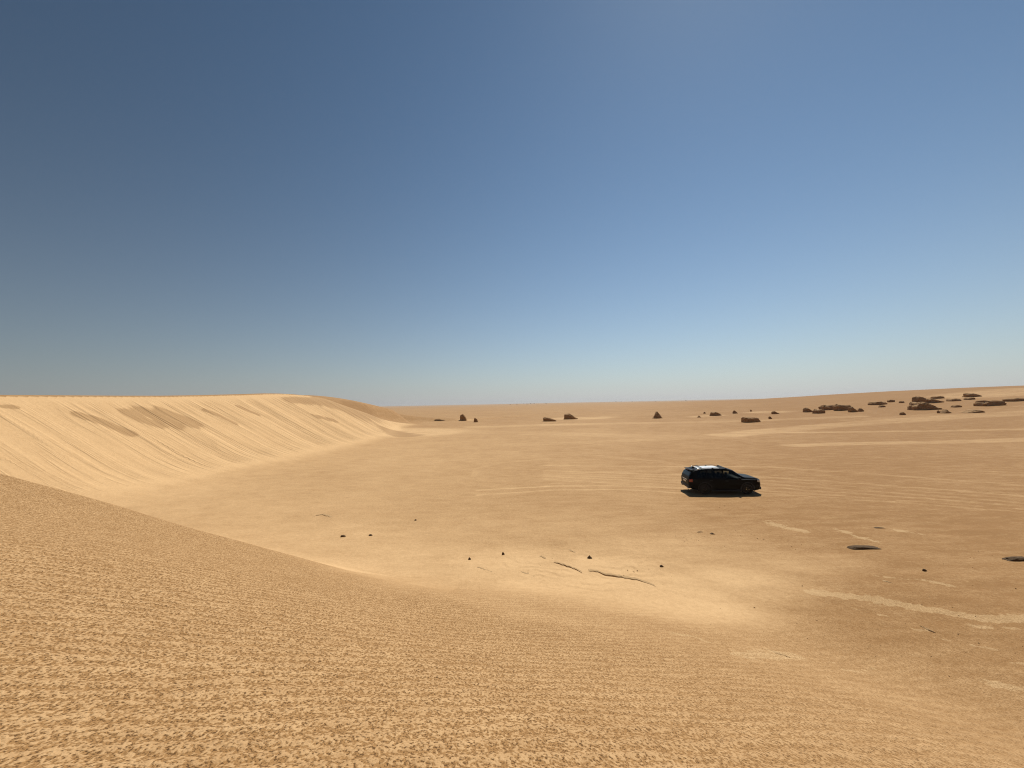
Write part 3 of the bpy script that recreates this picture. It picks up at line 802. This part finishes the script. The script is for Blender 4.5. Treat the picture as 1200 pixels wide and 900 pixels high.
def make_car():
    car = bpy.data.objects.new('parked_car', None); COL.objects.link(car)
    tag(car, 'black sport utility car with pale roof parked alone on the sand plain', 'car')
    # body shell, open where the glass and the wheels are
    xs = np.unique(np.round(np.concatenate([np.linspace(-2.40, 2.38, 200), [a for s in SIDE for a in s[:2]], XS_]), 4))
    ts = np.unique(np.round(np.concatenate([np.linspace(0, 9, 64), [T0, T1]]), 4))
    V, F = [], []
    nT = len(ts)
    for x in xs:
        for t in ts: V.append((x, *surf(x, t)))
    def keep(i, j):
        x = (xs[i] + xs[i + 1]) / 2; t = (ts[j] + ts[j + 1]) / 2
        y, z = surf(x, t)
        if glass_ok(x, t): return False
        if 0.68 < x < 1.14 and t > 6.15: return False                   # windscreen
        if -2.32 < x < -2.13 and t > 6.2: return False                  # rear window
        if t < 4.0:
            for wx in (WB_F, WB_R):
                if math.hypot(x - wx, z - WH_R) < 0.425: return False
        return True
    for i in range(len(xs) - 1):
        for j in range(nT - 1):
            if keep(i, j): F.append((i * nT + j, i * nT + j + 1, (i + 1) * nT + j + 1, (i + 1) * nT + j))
    F.append(tuple(range(nT))); F.append(tuple(reversed(range((len(xs) - 1) * nT, len(xs) * nT))))
    n0 = len(V)
    V2 = V + [(x, -y, z) for x, y, z in V]
    F2 = F + [tuple(n0 + k for k in reversed(f)) for f in F]
    me = mesh_of('body', V2, F2)
    bm = bmesh.new(); bm.from_mesh(me); bmesh.ops.remove_doubles(bm, verts=bm.verts, dist=0.0006); bmesh.ops.recalc_face_normals(bm, faces=bm.faces); bm.to_mesh(me); bm.free()
    body = link('body', me, BLACK, car)
    # glass
    patch('windscreen', 0.67, 1.15, 6.13, 9, GLASS_F, car, off=-0.002, both=True)
    patch('rear_window', -2.33, -2.12, 6.18, 9, GLASS_R, car, off=-0.002, both=True)
    for s in (1, -1):
        for a, b, kind in SIDE:
            bb = b
            while float(np.interp(bb, XS_, ZT_)) - float(np.interp(bb, XS_, ZS_)) < 0.16: bb -= 0.01
            patch('side_window', a - .01, bb + .01, T0 - .02, T1 + .02, GLASS_F if kind == 'f' else GLASS_R, car, s, off=-0.002)
        # doors, each a panel set off from the shell, with its handle
        for a, b in ((-1.12, -0.13), (-0.10, 0.98)):
            d = patch('door', a, b, 2.12, 3.96, BLACK, car, s, off=0.007, nx=24, nt=10, xf=lambda u, t, a=a, b=b: (a + .16 * (1 if a < -1 else 0) * max(0, (3.0 - t)) + (b - a - .16 * (1 if a < -1 else 0) * max(0, 3.0 - t)) * u))
            y, z = surf(a + .14, 3.72)
            box('door_handle', (a + .16, s * (y + .022), z), (.20, .03, .032), TRIM, d, .008)
        # wheel arch cladding and sill
        for wx in (WB_F, WB_R):
            VV, FF = [], []
            n = 25
            for k in range(n):
                an = R(-14) + R(208) * k / (n - 1)
                for rr, oo in ((0.41, -.06), (0.41, .012), (0.475, .012), (0.485, -.03)):
                    x = wx + rr * math.cos(an); z = WH_R + rr * math.sin(an)
                    yb = surf(x, 3.0)[0]
                    yw = float(np.interp(x, XS_, WW_))
                    VV.append((x, s * (min(yb, yw) + oo), max(z, .25)))
            FF = [(k * 4 + j, k * 4 + j + 1, (k + 1) * 4 + j + 1, (k + 1) * 4 + j) for k in range(n - 1) for j in range(3)]
            link('wheel_arch', mesh_of('wheel_arch', VV, FF), TRIM, car)
            # inner liner
            VV = [(wx + .43 * math.cos(R(-10) + R(200) * k / 20), s * yy, WH_R + .43 * math.sin(R(-10) + R(200) * k / 20)) for k in range(21) for yy in (.52, .93)]
            FF = [(k * 2, k * 2 + 1, k * 2 + 3, k * 2 + 2) for k in range(20)]
            link('arch_liner', mesh_of('arch_liner', VV, FF), TRIM, car)
        box('sill', (0.0, s * .90, .27), (1.86, .12, .10), TRIM, car, .03)
        # mirrors
        mi = box('wing_mirror', (0.86, s * 1.05, 1.09), (.14, .20, .14), BLACK, car, .045)
        box('mirror_arm', (0.88, s * .94, 1.03), (.07, .14, .04), TRIM, mi, .012)
        # roof rails on feet
        rail = []
        bmr = bmesh.new()
        pts = np.linspace(-1.72, 0.28, 18)
        ring = []
        for x in pts:
            y, z = surf(x, 6.85)
            e = min(1, (x + 1.72) / .16, (.28 - x) / .22)
            ring.append((x, y - .02, z + .012 + .055 * max(0, e) ** .6))
        VV, FF = [], []
        for (x, y, z) in ring:
            for k in range(8):
                a = 2 * math.pi * k / 8
                VV.append((x, s * (y + .022 * math.cos(a)), z + .016 * math.sin(a)))
        FF = [(i * 8 + k, i * 8 + (k + 1) % 8, (i + 1) * 8 + (k + 1) % 8, (i + 1) * 8 + k) for i in range(len(ring) - 1) for k in range(8)]
        FF += [tuple(range(8)), tuple(reversed(range(len(VV) - 8, len(VV))))]
        bmr.free()
        rl = link('roof_rail', mesh_of('roof_rail', VV, FF), TRIM, car)
        for x in (-1.66, -.7, .18):
            y, z = surf(x, 6.85)
            box('rail_foot', (x, s * (y - .02), z + .02), (.12, .045, .06), SILVER if x < -1.5 else TRIM, rl, .012)
        # lights
        patch('taillight', -2.365, -2.17, 3.35, 4.35, RED, car, s, off=0.008, nx=14, nt=8)
        patch('headlight', 2.06, 2.33, 3.55, 4.6, LENS, car, s, off=0.008, nx=14, nt=8)
        box('fog_light', (2.30, s * .58, .46), (.06, .16, .08), LENS, car, .02)
    # pale panel of the roof, crossbars
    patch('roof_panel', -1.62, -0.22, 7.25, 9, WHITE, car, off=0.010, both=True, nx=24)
    for x in (-1.42, 0.12):
        y, z = surf(x, 6.85)
        box('crossbar', (x, 0, z + .085), (.06, 2 * y - .04, .028), TRIM, car, .010)
    # spoiler, plates, bumpers, grille
    sp = box('spoiler', (-2.08, 0, 1.575), (.24, 1.20, .035), BLACK, car, .014, Matrix.Rotation(R(-5), 4, 'Y'))
    box('brake_light', (-2.205, 0, 1.565), (.012, .36, .02), RED, sp, .004)
    box('antenna_fin', (-1.80, 0, 1.69), (.16, .035, .09), BLACK, car, .014)
    box('number_plate', (-2.408, 0, .80), (.012, .52, .12), PLATE, car, .004)
    box('tailgate_trim', (-2.402, 0, .93), (.03, .90, .035), SILVER, car, .008)
    box('rear_bumper', (-2.335, 0, .50), (.18, 1.66, .22), TRIM, car, .07)
    box('front_bumper', (2.31, 0, .40), (.16, 1.46, .20), TRIM, car, .07)
    g = box('grille', (2.375, 0, .70), (.03, .98, .17), TRIM, car, .012)
    for k in range(4): box('grille_bar', (2.393, 0, .62 + .04 * k), (.012, .94, .012), SILVER, g, .003)
    for s in (1, -1): box('exhaust_tip', (-2.40, s * .58, .38), (.10, .12, .06), SILVER, car, .02)
    # cabin
    box('floor_pan', (-.35, 0, .36), (3.6, 1.04, .10), TRIM, car, .03)
    box('dashboard', (.98, 0, .93), (.42, 1.5, .26), TRIM, car, .06)
    for x in (.02, -.95):
        for s in (1, -1):
            st = box('seat', (x + .05, s * .38, .62), (.52, .50, .22), SEATM, car, .06, extra=[((x - .24, s * .38, .94), (.18, .48, .60))])
            box('headrest', (x - .28, s * .38, 1.34), (.10, .26, .17), SEATM, st, .035)
    # steering wheel
    VV, FF = [], []
    for i in range(24):
        a = 2 * math.pi * i / 24
        for k in range(6):
            b_ = 2 * math.pi * k / 6
            rr = .18 + .014 * math.cos(b_)
            VV.append((.70 + .35 * rr * math.sin(a) + .014 * math.sin(b_), .38 + rr * math.cos(a), 1.02 + .93 * rr * math.sin(a)))
    FF = [(i * 6 + k, ((i + 1) % 24) * 6 + k, ((i + 1) % 24) * 6 + (k + 1) % 6, i * 6 + (k + 1) % 6) for i in range(24) for k in range(6)]
    link('steering_wheel', mesh_of('steering_wheel', VV, FF), TRIM, car)
    # wheels
    for wx in (WB_F, WB_R):
        for s in (1, -1):
            yc = s * .82
            wheel = lathe_y('wheel', [(s * .02, .25), (s * .06, .24), (s * .07, .10)], TRIM, car, (wx, yc, WH_R))
            lathe_y('tyre', [(-.115, .245), (-.12, .30), (-.105, .352), (-.07, .37), (.07, .37), (.105, .352), (.12, .30), (.115, .245), (-.115, .245)], RUBBER, wheel, (wx, yc, WH_R))
            bm = bmesh.new()
            for k in range(5):
                bm_box(bm, Vector((0, 0, .155)), (.075, .03, .20))
                bmesh.ops.rotate(bm, verts=bm.verts, cent=(0, 0, 0), matrix=Matrix.Rotation(2 * math.pi / 5, 3, 'Y'))
            r_ = bmesh.ops.create_cone(bm, cap_ends=True, segments=20, radius1=.075, radius2=.065, depth=.05)
            bmesh.ops.rotate(bm, verts=r_['verts'], cent=(0, 0, 0), matrix=Matrix.Rotation(math.pi / 2, 3, 'X'))
            ring_ = []
            for k in range(40):
                a = 2 * math.pi * k / 40
                ring_.append([bm.verts.new((q * math.cos(a), yy, q * math.sin(a))) for q, yy in ((.225, s * -.01), (.225, s * .02), (.255, s * .02), (.255, s * -.01))])
            for k in range(40):
                A, B = ring_[k], ring_[(k + 1) % 40]
                for j in range(3): bm.faces.new((A[j], A[j + 1], B[j + 1], B[j]))
            bmesh.ops.translate(bm, verts=bm.verts, vec=(wx, yc + s * .085, WH_R))
            bmesh.ops.recalc_face_normals(bm, faces=bm.faces)
            me = bpy.data.meshes.new('rim'); bm.to_mesh(me); bm.free()
            link('rim', me, ALLOY, wheel)
    return car

car = make_car()
CAR = at([(849.5, 578)])[0]
cx, cy = float(CAR[0]), float(CAR[1]) + 0.55
car.location = (cx, cy, max(gz(cx + dx, cy + dy) for dx in (-1.4, 1.4) for dy in (-.8, .8)) - 0.025)
car.rotation_euler.z = R(-5.5)
car.scale = (0.965, 0.97, 0.98)

# ------------------------------------------------------------------ loose gravel: crumbs of crust and small chips on the plain
def gravel():
    rng = random.Random(5)
    V, F = [], []
    spots = [(845, 628, 2.2, 1.0, 70), (800, 640, 1.6, .8, 35), (950, 634, 1.0, .5, 45), (690, 664, 2.2, .9, 60), (760, 668, 1.6, .8, 40), (1090, 700, 2.5, .9, 40),
             (960, 650, 3.5, 1.5, 60), (1110, 690, 4, 1.6, 50), (1165, 653, .7, .3, 25), (520, 600, 7, 4, 40), (640, 600, 7, 4, 40), (900, 600, 6, 3, 60), (1000, 740, 3, 2, 60), (1120, 780, 2.5, 1.5, 50)]
    C = at([(a, b) for a, b, *_ in spots])
    for (cx_, cy_), (_, _, rx, ry, n) in zip(C, spots):
        for _k in range(n // 2):
            x = cx_ + rng.gauss(0, rx * .6); y = cy_ + rng.gauss(0, ry * .6)
            z = gz(x, y)
            r0 = rng.choice((.008, .010, .012, .015, .02)) * rng.uniform(.7, 1.2)
            b0 = len(V)
            a0 = rng.uniform(0, 6.28)
            for k in range(5):
                a = a0 + 6.283 * k / 5
                q = r0 * rng.uniform(.7, 1.2)
                V.append((x + 1.5 * q * math.cos(a), y + q * math.sin(a), z - .01))
            for k in range(3):
                a = a0 + 2.09 * k
                V.append((x + .8 * r0 * math.cos(a), y + .5 * r0 * math.sin(a), z + r0 * rng.uniform(.3, .7)))
            for k in range(5):
                F.append((b0 + k, b0 + (k + 1) % 5, b0 + 5 + (k * 3 // 5)))
            F += [(b0 + 5, b0 + 6, b0 + 7), (b0 + 2, b0 + 6, b0 + 5), (b0 + 4, b0 + 7, b0 + 6), (b0 + 0, b0 + 5, b0 + 7)]
    o = link('gravel', mesh_of('gravel', V, F, False), ROCK)
    o['kind'] = 'stuff'; o['label'] = 'loose dark gravel and crumbs of crust scattered over the plain'
gravel()

# ------------------------------------------------------------------ dusty air over the whole plain
def haze():
    bm = bmesh.new(); bm_box(bm, Vector((0, 0, 6)), (19000, 19000, 44))
    me = bpy.data.meshes.new('haze'); bm.to_mesh(me); bm.free()
    t = NT('dusty_air')
    t.n.remove(t.b)
    v = t.new('ShaderNodeVolumePrincipled')
    v.inputs['Color'].default_value = (0.88, 0.87, 0.84, 1)
    v.inputs['Density'].default_value = 0.00012
    v.inputs['Anisotropy'].default_value = 0.3
    t.l.new(v.outputs[0], t.n['Material Output'].inputs['Volume'])
    o = link('haze', me, t.m)
    o['kind'] = 'stuff'; o['label'] = 'thin dusty haze lying over the far plain'
haze()
